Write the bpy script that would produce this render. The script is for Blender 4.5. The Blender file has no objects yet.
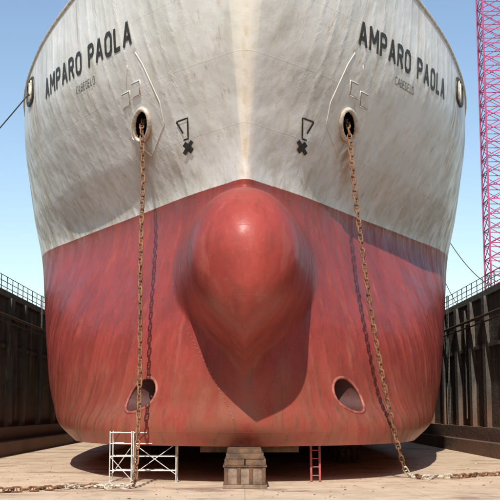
import bpy, bmesh, math, random
import numpy as np
from mathutils import Vector, Matrix
random.seed(4); np.random.seed(4)
scene=bpy.context.scene
scene.view_settings.view_transform='Standard'
scene.view_settings.look='None'
scene.view_settings.exposure=0
H=2.8
# ---------------------------------------------------------------- helpers
class MB:
    def __init__(s): s.v=[]; s.f=[]; s.m=[]
    def add(s,vs,fs,m=0):
        o=len(s.v); s.v+= [tuple(p) for p in vs]
        s.f+=[tuple(i+o for i in f) for f in fs]; s.m+=[m]*len(fs)
    def box(s,x0,x1,y0,y1,z0,z1,m=0,M=None):
        vs=[Vector(p) for p in [(x0,y0,z0),(x1,y0,z0),(x1,y1,z0),(x0,y1,z0),(x0,y0,z1),(x1,y0,z1),(x1,y1,z1),(x0,y1,z1)]]
        if M: vs=[M@p for p in vs]
        s.add(vs,[(0,3,2,1),(4,5,6,7),(0,1,5,4),(1,2,6,5),(2,3,7,6),(3,0,4,7)],m)
    def tube(s,pts,r,n=8,m=0,closed=False):
        pts=[Vector(p) for p in pts]; N=len(pts); vs=[]; fs=[]
        up=Vector((0,0,1)); prev=None
        for i,p in enumerate(pts):
            a=pts[(i-1)%N] if (closed or i>0) else pts[i]
            b=pts[(i+1)%N] if (closed or i<N-1) else pts[i]
            d=(b-a).normalized()
            if prev is None:
                ref=up if abs(d.z)<.9 else Vector((1,0,0))
                u=d.cross(ref).normalized()
            else:
                u=(prev-d*prev.dot(d)).normalized()
            prev=u; w=d.cross(u)
            for k in range(n):
                t=2*math.pi*k/n
                vs.append(p+u*(r*math.cos(t))+w*(r*math.sin(t)))
        R=N if closed else N-1
        for i in range(R):
            j=(i+1)%N
            for k in range(n):
                l=(k+1)%n
                fs.append((i*n+k,i*n+l,j*n+l,j*n+k))
        if not closed:
            fs.append(tuple(range(n))[::-1]); fs.append(tuple((N-1)*n+k for k in range(n)))
        s.add(vs,fs,m)
    def obj(s,name,mats,parent=None,smooth=False):
        me=bpy.data.meshes.new(name); me.from_pydata(s.v,[],s.f); me.update()
        for mt in mats: me.materials.append(mt)
        me.polygons.foreach_set('material_index',s.m)
        if smooth: me.polygons.foreach_set('use_smooth',[True]*len(me.polygons))
        o=bpy.data.objects.new(name,me); scene.collection.objects.link(o)
        if parent: o.parent=parent
        return o
def empty(name):
    o=bpy.data.objects.new(name,None); scene.collection.objects.link(o); return o

class Nt:
    def __init__(s,name):
        s.mat=bpy.data.materials.new(name); s.mat.use_nodes=True
        s.t=s.mat.node_tree; s.b=s.t.nodes['Principled BSDF']
        s.co=s.t.nodes.new('ShaderNodeTexCoord').outputs['Object']
    def n(s,typ,**kw):
        nd=s.t.nodes.new(typ)
        for k,v in kw.items(): setattr(nd,k,v)
        return nd
    def l(s,a,b):
        if isinstance(a,(int,float,tuple)): b.default_value=a
        else: s.t.links.new(a,b)
    def math(s,op,a,b=0.0,c=0.0,clamp=False):
        nd=s.n('ShaderNodeMath',operation=op,use_clamp=clamp)
        s.l(a,nd.inputs[0]); s.l(b,nd.inputs[1]); s.l(c,nd.inputs[2]); return nd.outputs[0]
    def map(s,scale=(1,1,1),loc=(0,0,0),co=None):
        nd=s.n('ShaderNodeMapping'); s.l(co or s.co,nd.inputs['Vector']); nd.inputs['Scale'].default_value=scale
        nd.inputs['Location'].default_value=loc; return nd.outputs[0]
    def noise(s,scale,detail=4,rough=.55,sc=(1,1,1),loc=(0,0,0)):
        nd=s.n('ShaderNodeTexNoise'); s.l(s.map(sc,loc),nd.inputs['Vector'])
        nd.inputs['Scale'].default_value=scale; nd.inputs['Detail'].default_value=min(detail,4); nd.inputs['Roughness'].default_value=rough
        return nd.outputs['Fac']
    def rng(s,v,a,b,c=0.,d=1.):
        nd=s.n('ShaderNodeMapRange'); nd.interpolation_type='SMOOTHSTEP'
        s.l(v,nd.inputs[0]); 
        for i,q in enumerate((a,b,c,d)): nd.inputs[i+1].default_value=q
        return nd.outputs[0]
    def mix(s,f,a,b,mode='MIX'):
        nd=s.n('ShaderNodeMix',data_type='RGBA',blend_type=mode)
        s.l(f,nd.inputs[0])
        for q,i in ((a,6),(b,7)):
            if isinstance(q,tuple): q=q+(1,) if len(q)==3 else q
            s.l(q,nd.inputs[i])
        return nd.outputs[2]
    def bump(s,h,dist,strength=1.,prev=None):
        nd=s.n('ShaderNodeBump'); s.l(h,nd.inputs['Height']); nd.inputs['Distance'].default_value=dist
        nd.inputs['Strength'].default_value=strength
        if prev: s.l(prev,nd.inputs['Normal'])
        return nd.outputs[0]
    def done(s,col,rough=.6,normal=None,metal=0.,spec=.5):
        if isinstance(col,tuple): col=col+(1,) if len(col)==3 else col
        s.l(col,s.b.inputs['Base Color']); s.l(rough,s.b.inputs['Roughness']); s.l(metal,s.b.inputs['Metallic'])
        s.b.inputs['Specular IOR Level'].default_value=spec
        if normal: s.l(normal,s.b.inputs['Normal'])
        return s.mat
def simple(name,col,var=.3,scale=4,rough=.6,bump=.01,metal=0.,col2=None):
    m=Nt(name); f=m.rng(m.noise(scale,4,.6),.35,.68)
    c2=col2 or tuple(c*(1-var) for c in col)
    c=m.mix(f,col,c2)
    return m.done(c,rough,m.bump(m.noise(scale*5,2),bump) if bump>.004 else None,metal)

# ---------------------------------------------------------------- hull shape
ZB=1.42
ZS=np.array([ZB,2.0,3.2,6,9,11.7,14,17.5,21.])
CP=np.array([
 [(0,42.6),(1.2,42.8),(3,43.5),(5.2,45.3),(7.0,48.6),(8.2,54),(8.8,64),(8.9,80)],
 [(0,42),(1.3,42.3),(3.4,43.5),(5.9,46.0),(7.9,50.3),(9.2,56),(9.9,66),(10.1,80)],
 [(0,41.8),(1.3,42.3),(3.5,44.1),(6.2,47.6),(8.5,52.2),(10.0,58.0),(10.8,68),(11.0,80)],
 [(0,41.7),(1.3,42.6),(3.4,45),(6.2,49),(9.0,54),(10.85,60.5),(11.7,70),(12,80)],
 [(0,41.9),(1.1,43),(3,45.8),(5.8,50.6),(8.9,56),(11.4,62.5),(12.3,71),(12.5,80)],
 [(0,42),(0.9,43.1),(2.6,45.8),(5.3,50.8),(8.6,56.8),(11.7,63.2),(12.6,71),(12.8,80)],
 [(0,40.8),(1.0,41.8),(3,44.3),(5.9,48.9),(9.1,54.7),(12.1,62.3),(12.9,71),(13,80)],
 [(0,38.4),(1.2,39.2),(3.6,42.0),(6.6,46.3),(9.8,52.2),(12.35,60.6),(13,71),(13.1,80)],
 [(0,36.4),(1.4,37.2),(4.0,40.6),(7.1,46),(10.3,52.8),(12.5,60.8),(13.1,71),(13.2,80)]],float)
def herm(xs,ys,x):
    n=len(xs); d=np.diff(ys,axis=0)/np.diff(xs).reshape(-1,*([1]*(ys.ndim-1)))
    m=np.zeros_like(ys); m[0]=d[0]; m[-1]=d[-1]
    for i in range(1,n-1):
        h0=xs[i]-xs[i-1]; h1=xs[i+1]-xs[i]
        m[i]=(d[i-1]*h1+d[i]*h0)/(h0+h1)
    i=int(np.clip(np.searchsorted(xs,x)-1,0,n-2)); h=xs[i+1]-xs[i]; t=(x-xs[i])/h
    return ((2*t**3-3*t**2+1)*ys[i]+(t**3-2*t**2+t)*h*m[i]+(-2*t**3+3*t**2)*ys[i+1]+(t**3-t**2)*h*m[i+1])
TT=np.concatenate([np.linspace(0,3,140),np.linspace(3,7,80)[1:]])
def ztop(y): return 19.3+0.088*np.maximum(64-y,0)+0.0009*np.maximum(64-y,0)**2
def bulb(x,y,z):
    dz=z-8.4; q=np.where(dz>0,dz/2.45,-dz/3.35)
    n=np.where(dz>0,2.0,2.0-0.85*np.minimum(q,1))
    r=(np.abs(x/2.06)**n+q**n)**(1/n)
    rr=np.minimum(r,.97)
    yb=36.6+3.2*(1-np.sqrt(1-rr**2))+ (r>.97)*(r-.97)*15.
    k=1.2+1.6*np.clip((8.0-z)/3.2,0,1); h=np.maximum(k-np.abs(yb-y),0)/k
    return np.minimum(yb,y)-h*h*k/4
def row(zn):
    c=herm(ZS,CP,zn)
    P=np.vstack([[-c[1,0],c[1,1]],c,[c[-1,0],c[-1,1]+10]])
    i=np.minimum(TT.astype(int),6); t=(TT-i)[:,None]
    p0,p1,p2,p3=P[i],P[i+1],P[i+2],P[i+3]
    q=.5*((2*p1)+(-p0+p2)*t+(2*p0-5*p1+4*p2-p3)*t*t+(-p0+3*p1-3*p2+p3)*t**3)
    x=q[:,0]; y=q[:,1]; x[0]=0
    ex=np.array([90,100,115,130,145.]); x=np.append(x,[x[-1]]*5); y=np.append(y,ex)
    zt=ztop(y)
    z=np.where(zn>16,16+(zn-16)*(zt-16)/5,zn)
    y=bulb(x,y,z)
    return x,y,z
# lookup table over (zn,x)
GZ=np.arange(ZB,21.001,.05); GX=np.arange(0,13.3,.05); TAB=np.zeros((len(GZ),len(GX)))
for a,zz in enumerate(GZ):
    X,Y,_=row(zz); TAB[a]=np.interp(GX,X[:218],Y[:218])
def tab(x,zn):
    a=min(max((zn-ZB)/.05,0),len(GZ)-1.001); c=min(max(x/.05,0),len(GX)-1.001)
    i,j=int(a),int(c); u,v=a-i,c-j
    return float((TAB[i,j]*(1-v)+TAB[i,j+1]*v)*(1-u)+(TAB[i+1,j]*(1-v)+TAB[i+1,j+1]*v)*u)
def hull_y(x,z):
    x=abs(x)
    if z<=16: return tab(x,z)
    zn=z
    for _ in range(5):
        y=tab(x,zn); zn=min(21,16+(z-16)*5/(float(ztop(y))-16))
    return y
def spt(x,z,off=0.):
    s=1 if x>=0 else -1; a=abs(x)
    y=hull_y(a,z)
    if off:
        e=.06
        dx=(hull_y(a+e,z)-hull_y(max(a-e,0),z))/(e+min(a,e)); dz=(hull_y(a,z+e)-hull_y(a,z-e))/(2*e)
        n=Vector((dx,-1,dz)).normalized()
        return Vector((s*(a+n.x*off),y+n.y*off,z+n.z*off))
    return Vector((s*a,y,z))

# ---------------------------------------------------------------- materials
def hull_mat():
    m=Nt('ship_paint')
    sp=m.n('ShaderNodeSeparateXYZ'); m.l(m.co,sp.inputs[0]); X,Y,Z=sp.outputs
    ax=m.math('ABSOLUTE',X)
    # shared noises
    big=m.noise(.45,4,.66,(1,1,.6)); fine=m.noise(7,4,.68)
    st=m.noise(1.6,4,.65,(1.3,.9,.05)); st2=m.noise(3.2,4,.65,(1.2,.9,.02),(3,1,7))
    med=m.noise(1.3,4,.68,(1,1,.45),(9,2,0))
    # ---- white
    w=m.mix(m.rng(big,.36,.66),(.79,.78,.74),(.66,.65,.60))
    w=m.mix(m.rng(med,.52,.70,0,.45),w,(.54,.51,.44))
    w=m.mix(m.rng(fine,.54,.8,0,.28),w,(.48,.44,.37))
    w=m.mix(m.rng(st,.54,.74,0,.55),w,(.57,.47,.32))
    w=m.mix(m.rng(st2,.59,.75,0,.6),w,(.43,.29,.16))
    gr=m.math('MULTIPLY',m.rng(Z,15.0,11.7),m.rng(med,.40,.62))
    w=m.mix(m.math('MULTIPLY',gr,.4),w,(.46,.39,.27))
    aft=m.math('MULTIPLY',m.rng(Y,50,62),m.rng(med,.36,.6))
    w=m.mix(m.math('MULTIPLY',aft,.65),w,(.45,.39,.28))
    # rust weeping below the hawse pipe and below the fairlead
    d=m.math('ABSOLUTE',m.math('SUBTRACT',ax,4.36))
    hz=m.math('MULTIPLY',m.rng(d,.75,.05),m.math('MULTIPLY',m.rng(Z,11.7,14.0),m.rng(Z,14.9,14.3)))
    w=m.mix(m.math('MULTIPLY',hz,m.rng(st,.36,.58,.35,.95)),w,(.36,.21,.10))
    d2=m.math('ABSOLUTE',m.math('SUBTRACT',ax,10.7))
    hz2=m.math('MULTIPLY',m.rng(d2,.7,.05),m.math('MULTIPLY',m.rng(Z,13.5,18.4),m.rng(Z,18.9,18.3)))
    w=m.mix(m.math('MULTIPLY',hz2,m.rng(st2,.40,.58,.15,.8)),w,(.38,.24,.12))
    # soft-nose plate on the stem: cream tint, its brightly lit front painted lighter
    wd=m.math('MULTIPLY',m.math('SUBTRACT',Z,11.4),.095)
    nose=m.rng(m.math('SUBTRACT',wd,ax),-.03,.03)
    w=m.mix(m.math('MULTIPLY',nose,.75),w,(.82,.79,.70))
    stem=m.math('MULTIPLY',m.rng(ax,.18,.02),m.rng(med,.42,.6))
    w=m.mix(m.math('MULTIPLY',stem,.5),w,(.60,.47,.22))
    # ---- red
    r=m.mix(m.rng(big,.36,.64),(.36,.058,.045),(.26,.044,.036))
    r=m.mix(m.rng(st,.54,.72,0,.45),r,(.18,.038,.030))
    r=m.mix(m.rng(med,.54,.70,0,.40),r,(.42,.125,.095))
    r=m.mix(m.rng(med,.46,.34,0,.40),r,(.21,.052,.038))
    r=m.mix(m.rng(fine,.55,.75,0,.35),r,(.40,.14,.105))
    low=m.math('MULTIPLY',m.rng(Z,6.5,1.6),m.rng(med,.28,.6))
    r=m.mix(m.math('MULTIPLY',low,.75),r,(.23,.090,.052))
    r=m.mix(m.math('MULTIPLY',m.rng(st2,.54,.70,0,.75),m.rng(Z,8,2)),r,(.14,.065,.04))
    r=m.mix(m.math('MULTIPLY',m.rng(Z,9.6,11.6),m.rng(st,.42,.6,.1,.5)),r,(.20,.042,.034))
    edge=m.math('ADD',Z,m.math('MULTIPLY',m.math('SUBTRACT',fine,.5),.05))
    k=m.rng(edge,11.69,11.73)
    c=m.mix(k,r,w)
    def seam(v,per,wd,off=0.):
        f=m.math('ABSOLUTE',m.math('SUBTRACT',m.math('FRACT',m.math('DIVIDE',m.math('ADD',v,off),per)),.5))
        return m.rng(f,.5-wd/per,.5)
    s1=seam(Z,2.35,.03,.4); s2=m.math('MULTIPLY',seam(Y,3.1,.04,1.2),m.rng(ax,1.5,3.))
    seams=m.math('MAXIMUM',s1,s2)
    cs=m.mix(m.math('MULTIPLY',seams,.08),c,(.12,.07,.05))
    g=m.math('ADD',ax,m.math('MULTIPLY',Y,1.0))
    rib=m.math('SINE',m.math('MULTIPLY',g,6.28/1.25)); rib=m.math('POWER',m.math('MULTIPLY_ADD',rib,.5,.5),3.0)
    rb2=m.math('SINE',m.math('MULTIPLY',Z,6.28/1.9)); rb2=m.math('POWER',m.math('MULTIPLY_ADD',rb2,.5,.5),3.0)
    pm=m.math('MULTIPLY',m.rng(med,.35,.62,.25,1.),m.rng(ax,1.2,3.))
    pl=m.math('MULTIPLY',m.math('ADD',rib,m.math('MULTIPLY',rb2,.4)),m.math('MULTIPLY',pm,.020))
    hh=m.math('ADD',pl,m.math('MULTIPLY',m.noise(.7,2,.5),.08))
    hh=m.math('ADD',hh,m.math('MULTIPLY',seams,.002))
    hh=m.math('ADD',hh,m.math('MULTIPLY',m.noise(9,2,.6),.005))
    bn=m.bump(hh,1.0)
    rough=m.rng(med,.3,.7,.32,.50)
    return m.done(cs,rough,bn,0.,.28)
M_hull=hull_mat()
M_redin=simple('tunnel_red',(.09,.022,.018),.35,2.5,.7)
M_redlip=simple('red_lip',(.40,.13,.10),.4,3,.5,col2=(.24,.05,.04))
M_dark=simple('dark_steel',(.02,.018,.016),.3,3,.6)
M_black=simple('black_paint',(.020,.020,.020),.3,6,.5,.003,col2=(.05,.046,.042))
M_faint=simple('faded_black_paint',(.10,.095,.085),.3,6,.5,.003,col2=(.22,.20,.17))
M_whitep=simple('white_steel',(.68,.66,.60),.3,5,.5,.006,col2=(.46,.36,.24))
M_edge=simple('pocket_edge_paint',(.76,.75,.71),.3,5,.5,.003,col2=(.64,.61,.54))
M_deck=simple('deck_green',(.10,.16,.12),.3,1,.7)
M_mark=simple('mark_paint',(.38,.12,.095),.3,6,.6,.003)
M_chain=simple('rusty_chain',(.27,.135,.065),.5,3,.85,.012,col2=(.12,.055,.03))
M_chainw=simple('white_chain',(.66,.63,.56),.3,9,.7,.01,col2=(.35,.25,.15))
M_galv=simple('galvanised',(.68,.68,.65),.3,6,.45,.003,.2)
M_wood=simple('timber',(.18,.10,.055),.5,3,.85,.02,col2=(.075,.045,.03))
M_rust=simple('rust_steel',(.14,.07,.04),.5,4,.8,.01,col2=(.06,.035,.022))
M_conc=simple('block_concrete',(.28,.195,.135),.4,2,.9,.02,col2=(.11,.07,.048))
M_pink=simple('red_ladder_paint',(.45,.10,.09),.3,5,.5,.003)
M_crane=simple('crane_paint',(.46,.08,.19),.2,2,.5,.003)
M_rail=simple('railing_steel',(.10,.10,.09),.3,3,.6,.003)
M_rope=simple('rope',(.06,.06,.055),.3,9,.9,.003)

# ---------------------------------------------------------------- ship
ship=empty('ship')
rows=np.concatenate([[ZB,ZB+.02,ZB+.08,ZB+.16,ZB+.26,ZB+.38,ZB+.5],np.arange(2.0,12.4,.09),np.arange(12.45,21.0,.11),[21.]])
HX,HZ,HR=4.38,14.8,(.34,.47)     # hawse
TY,TZ,TR=44.95,3.4,.68            # thruster tunnel
NR=len(rows); V=[];F=[]
G=[row(z) for z in rows]; NC=len(G[0][0])
A=np.zeros((NR,NC,3))
for i,(x,y,z) in enumerate(G): A[i,:,0]=x;A[i,:,1]=y;A[i,:,2]=z
for s in (1,-1):
    off=len(V)
    for i in range(NR):
        for j in range(NC): V.append((s*A[i,j,0],A[i,j,1],A[i,j,2]))
    for i in range(NR-1):
        for j in range(NC-1):
            c=(A[i,j]+A[i+1,j]+A[i,j+1]+A[i+1,j+1])/4
            if ((c[0]-HX)/HR[0])**2+((c[2]-HZ)/HR[1])**2<1: continue
            if c[0]>2 and (c[1]-TY)**2+(c[2]-TZ)**2<TR**2: continue
            q=(off+i*NC+j,off+i*NC+j+1,off+(i+1)*NC+j+1,off+(i+1)*NC+j)
            F.append(q if s==1 else q[::-1])
N1=NR*NC
for j in range(NC-1): F.append((j,N1+j,N1+j+1,j+1))           # flat bottom
for i in range(NR-1): F.append((i*NC+NC-1,N1+i*NC+NC-1,N1+(i+1)*NC+NC-1,(i+1)*NC+NC-1))
me=bpy.data.meshes.new('hull'); me.from_pydata(V,[],F); me.update()
bm=bmesh.new(); bm.from_mesh(me); bmesh.ops.remove_doubles(bm,verts=[v for v in bm.verts if abs(v.co.x)<1e-5],dist=1e-4)
bm.to_mesh(me); bm.free()
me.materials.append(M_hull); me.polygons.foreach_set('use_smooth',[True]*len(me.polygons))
hull=bpy.data.objects.new('hull',me); scene.collection.objects.link(hull); hull.parent=ship
b=MB(); top=A[-1]
dv=[];df=[]
for j in range(NC):
    x,y,z=top[j]; dv+=[(-x*.985,y+.15,z-1.1),(x*.985,y+.15,z-1.1)]
    if j: df.append((2*j-2,2*j-1,2*j+1,2*j))
b.add(dv,df); b.obj('deck',[M_deck],ship)
b=MB(); idx=list(range(0,NC,3))+[NC-1]
pts=[(-top[j][0],top[j][1],top[j][2]) for j in idx[::-1]]+[(top[j][0],top[j][1],top[j][2]) for j in idx[1:]]
b.tube(pts,.09,8); b.obj('cap_rail',[M_whitep],ship,True)
# hawse pipes
for s in (1,-1):
    ring=[];b=MB()
    for k in range(36):
        t=2*math.pi*k/36
        ring.append(spt(s*(HX+HR[0]*1.12*math.cos(t)),HZ+HR[1]*1.12*math.sin(t),.04))
    b.tube(ring,.10,10,0,True)
    vs=[];fs=[]
    for k in range(36):
        p=ring[k]; vs+=[p,p+Vector((-s*.6,2.2,1.3))]; l=(k+1)%36
        fs.append((2*k,2*l,2*l+1,2*k+1))
    fs.append(tuple(2*k+1 for k in range(36)))
    b.add(vs,fs,1); b.obj('hawse_pipe',[M_whitep,M_dark],ship,True)
def x_at(y,z):
    X,Y,Z=row(z); return float(np.interp(y,Y[:218],X[:218]))
for s in (1,-1):
    b=MB(); ring=[]
    for k in range(48):
        t=2*math.pi*k/48; y=TY+TR*1.04*math.cos(t); z=TZ+TR*1.04*math.sin(t)
        ring.append(Vector((s*x_at(y,z),y,z)))
    b.tube(ring,.065,8,0,True)
    vs=[];fs=[]
    for k in range(48):
        p=ring[k]; vs+=[p,Vector((s*.9,p.y,p.z))]; l=(k+1)%48; fs.append((2*k,2*l,2*l+1,2*k+1))
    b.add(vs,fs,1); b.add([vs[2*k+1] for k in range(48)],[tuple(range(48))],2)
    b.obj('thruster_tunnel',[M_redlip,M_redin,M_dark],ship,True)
def ribbon(b,pl,w,off=.02,m=0):
    P=[]
    pl=list(pl)
    for a,c in zip(pl[:-1],pl[1:]):
        n=max(1,int(math.dist(a,c)/.12))
        for k in range(n): P.append((a[0]+(c[0]-a[0])*k/n,a[1]+(c[1]-a[1])*k/n))
    P.append(pl[-1])
    vs=[];fs=[]
    for i,p in enumerate(P):
        a=P[max(i-1,0)]; c=P[min(i+1,len(P)-1)]
        d=Vector((c[0]-a[0],c[1]-a[1])).normalized(); nn=Vector((-d.y,d.x))*w/2
        vs+=[spt(p[0]+nn.x,p[1]+nn.y,off),spt(p[0]-nn.x,p[1]-nn.y,off)]
        if i: fs.append((2*i-2,2*i-1,2*i+1,2*i))
    b.add(vs,fs,m)
def seam_tube(b,pl,r,m=0):
    P=[]
    for a,c in zip(pl[:-1],pl[1:]):
        n=max(1,int(math.dist(a,c)/.15))
        for k in range(n): P.append((a[0]+(c[0]-a[0])*k/n,a[1]+(c[1]-a[1])*k/n))
    P.append(pl[-1]); b.tube([spt(x,z,r*.3) for x,z in P],r,6,m)
for s in (1,-1):
    b=MB()
    S=lambda L:[(s*x,z) for x,z in L]
    seam_tube(b,S([(4.5,17.3),(4.2,16.8),(3.5,15.3),(3.35,14.5),(4.0,13.6)]),.024)
    seam_tube(b,S([(4.9,17.0),(5.1,15.8),(4.9,14.5),(4.0,13.6)]),.022)
    for (x,z) in ((4.55,16.05),(5.05,15.85)):
        ribbon(b,S([(x-.17,z),(x+.17,z)]),.42,.05)
        seam_tube(b,S([(x-.2,z-.25),(x+.2,z-.25),(x+.2,z+.25),(x-.2,z+.25),(x-.2,z-.25)]),.028)
    b.obj('anchor_pocket_edges',[M_edge],ship,True)
    b=MB()
    ribbon(b,S([(2.78,14.42),(2.3,14.42),(2.3,13.72),(2.5,13.72)]),.06,.03)
    ribbon(b,S([(2.78,14.42),(2.5,13.95)]),.06,.036)
    for k in range(4):
        t=math.pi/4+k*math.pi/2; c=(2.3,13.42)
        ribbon(b,S([c,(c[0]+.25*math.cos(t),c[1]+.25*math.sin(t))]),.17,.04+.004*k)
    b.obj('bow_symbols',[M_black],ship)
    b=MB()
    for k in range(22):
        u=k/21; x=.45+1.75*u**1.1; z=2.5+3.3*u
        ribbon(b,S([(x-.025,z),(x+.025,z)]),.05,.02)
    b.obj('draft_marks',[M_mark],ship)
    # fairlead on the bulwark; a black sheet stands in for the shaded opening
    fx,fz=11.0,19.0
    b=MB()
    base=spt(s*fx,fz); base2=spt(s*(fx-.8),fz)
    dirv=(base2-base).normalized(); up=(spt(s*fx,fz+.4)-spt(s*fx,fz-.4)).normalized(); nrm=dirv.cross(up).normalized()
    if nrm.y>0: nrm=-nrm
    up=nrm.cross(dirv).normalized()
    if up.z<0: up=-up
    M=Matrix((dirv,up,nrm)).transposed().to_4x4(); M.translation=base
    def rr(w,h,n=40,p=3.2):
        o=[]
        for k in range(n):
            t=2*math.pi*k/n; c,q=math.cos(t),math.sin(t)
            o.append((w*abs(c)**(2/p)*(1 if c>=0 else -1),h*abs(q)**(2/p)*(1 if q>=0 else -1)))
        return o
    oo=rr(.95,.62)
    b.tube([M@Vector((x,y,0.03)) for x,y in oo],.08,8,0,True)
    b.add([M@Vector((x,y,0.05)) for x,y in oo],[tuple(range(40))],0)
    for xx in (-.12,.38): b.tube([M@Vector((xx,-.5,.08)),M@Vector((xx,.5,.08))],.05,10,1)
    b.obj('roller_fairlead',[M_black,M_whitep],ship,True)

# sign-writer's block letters: strokes in a unit cell
GL={
 'A':[[(0,0),(.33,1)],[(.33,1),(.66,0)],[(.13,.32),(.53,.32)]],
 'M':[[(.0,0),(.0,1)],[(.0,1),(.36,.35)],[(.36,.35),(.72,1)],[(.72,1),(.72,0)]],
 'P':[[(0,0),(0,1)],[(0,.94),(.40,.94),(.53,.84),(.53,.60),(.40,.48),(0,.48)]],
 'R':[[(0,0),(0,1)],[(0,.94),(.40,.94),(.53,.84),(.53,.60),(.40,.50),(0,.50)],[(.30,.50),(.58,0)]],
 'O':[[(.17,.05),(.45,.05),(.60,.22),(.60,.78),(.45,.95),(.17,.95),(.02,.78),(.02,.22),(.17,.05)]],
 'L':[[(0,1),(0,0)],[(0,.06),(.50,.06)]],
 'C':[[(.55,.78),(.42,.95),(.16,.95),(.02,.78),(.02,.22),(.16,.05),(.42,.05),(.55,.22)]],
 'B':[[(0,0),(0,1)],[(0,.95),(.38,.95),(.5,.85),(.5,.65),(.38,.53),(0,.53)],[(.38,.53),(.55,.40),(.55,.18),(.40,.05),(0,.05)]],
 'E':[[(0,0),(0,1)],[(0,.95),(.5,.95)],[(0,.5),(.42,.5)],[(0,.05),(.5,.05)]],
 'D':[[(0,0),(0,1)],[(0,.95),(.34,.95),(.55,.75),(.55,.25),(.34,.05),(0,.05)]]}
ADV={'M':.72,'A':.66,'O':.62,'L':.5,' ':.28}
def name_text(body,side,xc,z0,h,sw,sp,name,mat):
    X=np.linspace(.5,13,140); P=[hull_y(x,z0+h*.4) for x in X]
    L=np.concatenate([[0],np.cumsum(np.hypot(np.diff(X),np.diff(P)))]); Lc=np.interp(xc,X,L)
    tot=sum(ADV.get(c,.56)+sp for c in body)-sp; a0=-tot/2
    b=MB(); q=0
    def P3(a,z,off): return spt(side*float(np.interp(Lc+side*a*h,L,X)),z0+z*h,off)
    for ch in body:
        for st in GL.get(ch,[]):
            q+=1; off=.022+.003*(q%4)
            pts=[]
            for A_,B_ in zip(st[:-1],st[1:]):
                n=max(1,int(math.dist(A_,B_)/.12))
                for k in range(n): pts.append((A_[0]+(B_[0]-A_[0])*k/n,A_[1]+(B_[1]-A_[1])*k/n))
            pts.append(st[-1]); vs=[];fs=[]
            clo=st[0]==st[-1]
            for i,p in enumerate(pts):
                pa=pts[i-1] if i>0 else (pts[-2] if clo else p); pb=pts[i+1] if i<len(pts)-1 else (pts[1] if clo else p)
                d=Vector((pb[0]-pa[0],pb[1]-pa[1])).normalized(); nx,nz=-d.y*sw/2,d.x*sw/2
                vs+=[P3(a0+p[0]+nx,p[1]+nz,off),P3(a0+p[0]-nx,p[1]-nz,off)]
                if i: fs.append((2*i-2,2*i-1,2*i+1,2*i))
            b.add(vs,fs)
        a0+=ADV.get(ch,.56)+sp
    b.obj(name,[mat],ship)
for s in (1,-1):
    name_text('AMPARO PAOLA',s,7.3,17.65,.86,.20,.36,'ship_name',M_black)
    name_text('CABEDELO',s,7.1,16.95,.30,.12,.28,'port_name',M_faint)

# ---------------------------------------------------------------- chains
def link_mesh(b,c,d,u,m=0,L=.44,W=.25,r=.036):
    w=d.cross(u); hs=(L-W)/2; pts=[]
    for k in range(14):
        t=2*math.pi*k/14; x=math.sin(t)*(W/2-r); y=math.cos(t)*(W/2-r)+(hs if math.cos(t)>0 else -hs)
        pts.append(c+d*y+u*x)
    b.tube(pts,r,6,m,True)
    b.tube([c-u*(W/2-r),c+u*(W/2-r)],r*.6,5,m)
def chain(name,ctrl,white=()):
    P=[]
    C=[Vector(p) for p in ctrl]; C=[C[0]*2-C[1]]+C+[C[-1]*2-C[-2]]
    for i in range(1,len(C)-2):
        for k in range(60):
            t=k/60; p0,p1,p2,p3=C[i-1:i+3]
            P.append(.5*((2*p1)+(-p0+p2)*t+(2*p0-5*p1+4*p2-p3)*t*t+(-p0+3*p1-3*p2+p3)*t**3))
    P.append(C[-2]); b=MB(); acc=0; nxt=0; k=0
    for a,c in zip(P[:-1],P[1:]):
        l=(c-a).length
        while nxt<=acc+l:
            p=a+(c-a)*((nxt-acc)/l); d=(c-a).normalized()
            ref=Vector((0,1,0)) if abs(d.z)>.6 else Vector((0,0,1))
            u0=d.cross(ref).normalized(); v0=d.cross(u0)
            ang=(math.pi/2 if k%2 else 0)+.5+random.uniform(-.25,.25)
            if p.z<.2: p=Vector((p.x+random.uniform(-.05,.05),p.y+random.uniform(-.05,.05),max(p.z,.1)))
            u=u0*math.cos(ang)+v0*math.sin(ang)
            link_mesh(b,p,d,u,1 if any(lo<=k<=hi for lo,hi in white) else 0)
            nxt+=.315; k+=1
        acc+=l
    return b.obj(name,[M_chain,M_chainw],None,True)
hy=hull_y(HX,HZ)
chain('anchor_chain',[(-HX+.1,hy+1.0,HZ+.5),(-HX,hy-.12,HZ-.1),(-4.25,hy-.75,12.2),(-4.2,hy-1.8,8.5),(-4.05,42.6,4),(-4.0,41.2,1.0),(-4.05,40.5,.12),(-4.6,40.1,.1),(-5.6,40.6,.1),(-6.6,39.7,.1),(-7.8,38.6,.1),(-10,37.6,.1),(-15,37.0,.1)],((54,58),(61,63)))
chain('anchor_chain',[(HX-.1,hy+1.0,HZ+.5),(HX,hy-.12,HZ-.1),(4.55,hy-.6,12.0),(4.85,hy-.9,9.0),(5.35,45.0,5.6),(5.9,45.7,3.0),(6.45,46.4,1.0),(6.85,46.8,.15),(7.3,45.6,.1),(8.0,46.2,.1),(9.0,46.4,.1),(10.0,47.6,.1),(11.8,48.4,.1),(14,50.0,.1),(15.8,51,.1)],((52,54),(57,61)))
b=MB()
for k in range(9):
    p=Vector((-6.0+random.uniform(-.9,.7),40.9+random.uniform(-.5,.5),.09)); an=random.uniform(0,3.1)
    d=Vector((math.cos(an),math.sin(an),.1)).normalized(); link_mesh(b,p,d,d.cross(Vector((0,0,1))).normalized(),1 if k%3 else 0,.4,.25,.04)
b.obj('chain_links',[M_chain,M_chainw],None,True)

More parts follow.
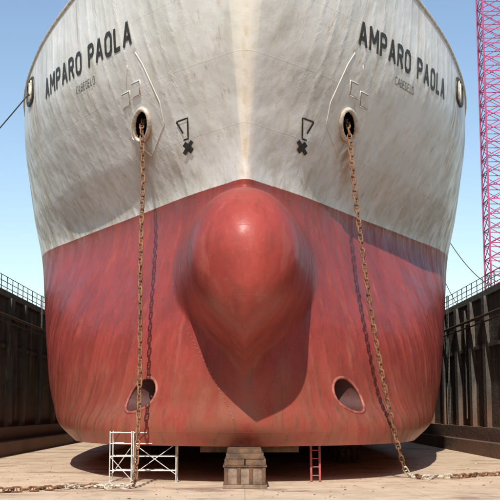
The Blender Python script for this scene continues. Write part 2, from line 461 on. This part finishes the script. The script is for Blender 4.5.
# ---------------------------------------------------------------- keel blocks
def keel_block(y0,y1,w=.8,x=0,h=ZB,nm='keel_block'):
    b=MB(); 
    b.box(x-w,x+w,y0,y1,0,.14,0)
    b.box(x-w+.06,x+w-.06,y0+.06,y1-.06,.14,.74,0)
    for k in (-1,-.33,.33,1):
        cx=x+k*(w-.12); b.box(cx-.07,cx+.07,y0+.01,y0+.05,.145,.735,1)
    b.box(x-w,x+w,y0,y1,.745,.82,1)
    b.box(x-w+.06,x-.02,y0+.03,y1-.03,.825,1.04,2); b.box(x+.02,x+w-.04,y0+.05,y1-.03,.825,1.04,2)
    b.box(x-w+.12,x+w-.12,y0+.02,y1-.02,1.045,1.25,2)
    b.box(x-w+.16,x+w-.2,y0+.06,y1-.02,1.253,h-.006,2)
    o=b.obj(nm,[M_conc,M_rust,M_wood,M_dark])
    bv=o.modifiers.new('b','BEVEL'); bv.width=.015; bv.segments=1
keel_block(40.4,43.6)
for k in range(14): keel_block(48+k*3.2,49.4+k*3.2)
for s in (1,-1):
    for k in range(8): keel_block(60+k*4,61.2+k*4,.6,s*5.6,nm='side_block')
b=MB(); b.box(-1.75,2.1,43.65,43.95,ZB-.25,ZB-.01); b.obj('timber_beam',[M_wood])

# ---------------------------------------------------------------- scaffold
b=MB(); sx0,sx1,sy0,sy1=-5.3,-2.7,43.9,44.9
xs=[sx0,-4.45,-4.38,sx1]
for x in xs:
    for y in (sy0,sy1): b.tube([(x,y,.02),(x,y,1.98)],.026,8)
for x0,x1 in ((xs[0],xs[1]),(xs[2],xs[3])):
    for y in (sy0,sy1):
        for z in (.45,1.0,1.5,1.92): b.tube([(x0,y,z),(x1,y,z)],.02,6)
for x in xs:
    for z in (.3,1.0,1.9): b.tube([(x,sy0,z),(x,sy1,z)],.02,6)
b.tube([(xs[2],sy0,.3),(xs[3],sy0,1.5)],.018,6); b.tube([(xs[2],sy0,1.5),(xs[3],sy0,.3)],.018,6)
b.tube([(xs[0],sy1,.3),(xs[1],sy1,1.5)],.018,6); b.tube([(xs[0],sy0,1.0),(xs[1],sy0,.1)],.018,6)
for x in xs:
    for y in (sy0,sy1): b.box(x-.08,x+.08,y-.08,y+.08,.005,.025)
b.obj('scaffold',[M_galv])
b=MB(); M=Matrix.Translation((2.62,44.2,0))@Matrix.Rotation(math.radians(-9),4,'X')
for x in (0,.34): b.tube([M@Vector((x,0,0.02)),M@Vector((x,0,1.5))],.045,8)
for k in range(4): b.tube([M@Vector((0,0,.25+k*.33)),M@Vector((.34,0,.25+k*.33))],.02,6)
b.obj('ladder',[M_pink])

# ---------------------------------------------------------------- dock
W=16.0; QT=10.6; Y0,Y1=-80,175
def wall_mat():
    m=Nt('dock_wall_concrete'); sp=m.n('ShaderNodeSeparateXYZ'); m.l(m.co,sp.inputs[0]); Z=sp.outputs[2]
    a=m.noise(.5,4,.65); bb=m.noise(1.4,4,.65,(1,1,.13))
    c=m.mix(m.rng(a,.35,.65),(.095,.080,.064),(.048,.042,.037))
    c=m.mix(m.rng(bb,.5,.64,0,.8),c,(.03,.027,.025))
    c=m.mix(m.rng(bb,.46,.34,0,.7),c,(.17,.14,.11))
    c=m.mix(m.math('MULTIPLY',m.rng(Z,5.0,1.0),m.rng(a,.25,.5)),c,(.15,.08,.05))
    c=m.mix(m.math('MULTIPLY',m.rng(Z,9.6,10.4),.6),c,(.15,.15,.13))
    return m.done(c,.9,m.bump(m.noise(3,3,.65),.06))
M_wall=wall_mat()
for s in (1,-1):
    b=MB()
    def bx(xa,xb,*r):
        b.box(min(s*xa,s*xb),max(s*xa,s*xb),*r)
    bx(W,W+1.2,Y0,Y1,-.5,QT-.35)
    bx(W-.18,W+1.4,Y0,Y1,QT-.346,QT+.05)
    bx(W-.10,W-.003,Y0,Y1,6.9,7.15)
    bx(14.6,W-.003,Y0,Y1,-.5,.85)
    bx(15.3,W-.004,Y0,Y1,.854,1.7)
    y=Y0+3
    k=0
    while y<Y1-2:
        dw=random.uniform(.5,1.1)
        bx(W-.32,W-.006,y,y+dw,1.704,QT-.35)
        if k%3==0: bx(W-.22,W-.007,y+2.5,y+2.75,2.2,QT-.7)
        y+=random.uniform(4.5,6.5); k+=1
    b.obj('dock_wall',[M_wall])
    for yy in (62,84,106):
        b=MB()
        for dy in (0,.45): b.tube([(s*(W-.45),yy+dy,1.8),(s*(W-.45),yy+dy,QT+.9)],.03,6)
        for q in range(28): b.tube([(s*(W-.45),yy,2+q*.3),(s*(W-.45),yy+.45,2+q*.3)],.018,5)
        b.obj('wall_ladder',[M_rail])
    b=MB(); b.tube([(s*(W-.45),Y0+1,8.9),(s*(W-.45),Y1-1,8.9)],.10,8); b.tube([(s*(W-.42),Y0+1,8.5),(s*(W-.42),Y1-1,8.5)],.05,8)
    b.obj('service_pipe',[M_rust],None,True)
    b=MB(); xr=s*(W+.25); yy=10
    while yy<172:
        b.tube([(xr,yy,QT+.05),(xr,yy,QT+1.2)],.032,6); yy+=1.8
    for z in (.45,.82,1.2): b.tube([(xr,10,QT+z),(xr,171.6,QT+z)],.024,6)
    b.obj('railing',[M_rail])
    for yy in (30,60,78,100,130):
        b=MB(); X=s*20
        b.tube([(X,yy,QT),(X,yy,QT+.6)],.22,12); b.tube([(X,yy,QT+.55),(X,yy,QT+.75)],.34,12)
        b.obj('bollard',[M_black],None,True)
b=MB(); b.box(-W,W,Y1-1,Y1,-.5,QT); b.obj('dock_gate',[M_wall])
b=MB(); b.box(-W,W,Y0,Y0+1,-.5,QT); b.obj('dock_end_wall',[M_wall])
def floor_mat():
    m=Nt('dock_floor_concrete')
    a=m.noise(.3,4,.68); bb=m.noise(1.2,4,.7,(1,.6,1),(3,3,0)); f=m.noise(11,3,.7); g=m.noise(.35,4,.7,(.6,1,1),(17,13,0))
    c=m.mix(m.rng(a,.35,.66),(.74,.56,.395),(.60,.45,.31))
    c=m.mix(m.rng(bb,.5,.68,0,.6),c,(.46,.33,.22))
    c=m.mix(m.rng(bb,.45,.3,0,.6),c,(.76,.63,.49))
    c=m.mix(m.rng(g,.54,.66,0,.8),c,(.28,.16,.105))
    c=m.mix(m.rng(f,.58,.75,0,.6),c,(.32,.21,.15))
    br=m.n('ShaderNodeTexBrick'); m.l(m.map((1,1,1)),br.inputs['Vector']); br.inputs['Scale'].default_value=1
    br.inputs['Brick Width'].default_value=6; br.inputs['Row Height'].default_value=6; br.inputs['Mortar Size'].default_value=.02; br.offset=0
    br.inputs['Color1'].default_value=(0,0,0,1);br.inputs['Color2'].default_value=(0,0,0,1);br.inputs['Mortar'].default_value=(1,1,1,1)
    c=m.mix(m.math('MULTIPLY',br.outputs['Color'],.3),c,(.12,.08,.055))
    h=m.math('ADD',m.math('MULTIPLY',bb,.08),m.math('MULTIPLY',f,.02))
    return m.done(c,.9,m.bump(h,1.))
b=MB(); b.add([(-W,Y0,0),(W,Y0,0),(W,Y1,0),(-W,Y1,0)],[(0,1,2,3)]); b.obj('dock_floor',[floor_mat()])
M_quay=simple('quay_ground',(.28,.25,.21),.4,.3,.9,.03)
b=MB(); R=3000; a=W+1.3; z=QT-.01
for r in ((-R,-a,-R,R),(a,R,-R,R),(-a,a,-R,Y0+.5),(-a,a,Y1-.5,R)):
    b.add([(r[0],r[2],z),(r[1],r[2],z),(r[1],r[3],z),(r[0],r[3],z)],[(0,1,2,3)])
b.obj('ground',[M_quay])
b=MB()
for k in range(620):
    if k<200: x=random.choice([-1,1])*random.uniform(8,14.4); y=random.uniform(36,62)
    elif k<310: x=random.gauss(-5.6,.7); y=random.gauss(40.6,.4)
    else: x=random.uniform(-13,13); y=random.uniform(34,50)
    r=random.uniform(.010,.032) if random.random()<.96 else random.uniform(.04,.06)
    n=7; a0=random.uniform(0,6)
    lo=[(x+r*random.uniform(.8,1.4)*math.cos(a0+i*6.283/n),y+r*random.uniform(.8,1.4)*math.sin(a0+i*6.283/n),.003) for i in range(n)]
    hi=[(x+(p[0]-x)*.65,y+(p[1]-y)*.65,r*random.uniform(.6,.9)) for p in lo]
    b.add(lo+hi,[(i,(i+1)%n,n+(i+1)%n,n+i) for i in range(n)]+[tuple(range(n,2*n))],0 if random.random()<.8 else 1)
b.obj('rubble',[M_conc,M_chainw])

# ---------------------------------------------------------------- mooring lines
def line(name,a,c,sag,r=.035):
    a=Vector(a);c=Vector(c); b=MB()
    b.tube([a.lerp(c,t/24)-Vector((0,0,sag*4*(t/24)*(1-t/24))) for t in range(25)],r,6); b.obj(name,[M_rope],None,True)
fp=spt(-11.0,18.9,.12); line('mooring_line',fp,(-20,60,QT+.7),.25)
line('mooring_line',(13,80,19.3),(20,78,QT+.7),2.6,.03)
line('mooring_line',(13,84,19.3),(20,100,QT+.7),1.0,.03)

# ---------------------------------------------------------------- tower crane
crane=empty('tower_crane')
b=MB(); cx0,cx1,cy0,cy1=24.8,27.6,110,112.8; z0,z1=QT,74; bay=1.5; n=int((z1-z0)/bay)
C=[(cx0,cy0),(cx1,cy0),(cx1,cy1),(cx0,cy1)]
for x,y in C: b.tube([(x,y,z0),(x,y,z1)],.10,6)
for k in range(n):
    z=z0+k*bay
    for i in range(4):
        p,q=C[i],C[(i+1)%4]
        b.tube([(p[0],p[1],z),(q[0],q[1],z)],.05,5)
        b.tube([(p[0],p[1],z),(q[0],q[1],z+bay)],.045,5); b.tube([(q[0],q[1],z),(p[0],p[1],z+bay)],.045,5)
b.box(cx0-1,cx1+1,cy0-1,cy1+1,QT-.005,QT+.5)
b.obj('mast',[M_crane],crane)
b=MB()
for (y,z) in ((cy0+.4,z1),(cy1-.4,z1),((cy0+cy1)/2,z1+1.8)): b.tube([(cx0-14,y,z),(cx1+45,y,z)],.1,6)
for k in range(38):
    x=cx0-14+k*1.55; ym=(cy0+cy1)/2
    b.tube([(x,cy0+.4,z1),(x+.77,ym,z1+1.8)],.05,5);b.tube([(x+1.55,cy0+.4,z1),(x+.77,ym,z1+1.8)],.05,5)
    b.tube([(x,cy1-.4,z1),(x+.77,ym,z1+1.8)],.05,5);b.tube([(x,cy0+.4,z1),(x,cy1-.4,z1)],.05,5)
b.box(cx0-14,cx0-10,cy0+.3,cy1-.3,z1-2.5,z1-.1)
b.box(cx1+.2,cx1+2,cy0,cy0+1.8,z1-2.2,z1-.15)
b.obj('jib',[M_crane],crane)

# ---------------------------------------------------------------- light
EL,AZ=40,6
w=bpy.data.worlds.new('World'); scene.world=w; w.use_nodes=True
nt=w.node_tree; bg=nt.nodes['Background']; sky=nt.nodes.new('ShaderNodeTexSky'); sky.sky_type='NISHITA'; sky.sun_disc=False
sky.sun_elevation=math.radians(EL); sky.sun_rotation=math.radians(180+AZ); sky.air_density=1.15; sky.dust_density=.6; sky.ozone_density=1.4
nt.links.new(sky.outputs[0],bg.inputs[0]); bg.inputs[1].default_value=.15
L=bpy.data.lights.new('sun','SUN'); L.energy=4.8; L.angle=math.radians(.5); L.color=(1,.94,.85)
lo=bpy.data.objects.new('sun',L); scene.collection.objects.link(lo)
tosun=Vector((-math.sin(math.radians(AZ))*math.cos(math.radians(EL)),-math.cos(math.radians(AZ))*math.cos(math.radians(EL)),math.sin(math.radians(EL))))
lo.rotation_euler=(tosun).to_track_quat('Z','Y').to_euler()
# ---------------------------------------------------------------- camera
cam=bpy.data.cameras.new('camera'); co=bpy.data.objects.new('camera',cam); scene.collection.objects.link(co)
cam.sensor_width=36; cam.lens=79.2; cam.clip_end=6000; cam.clip_start=.1
co.location=(0,0,H); co.rotation_euler=(math.radians(90+8.28),0,-5/1100)
scene.camera=co
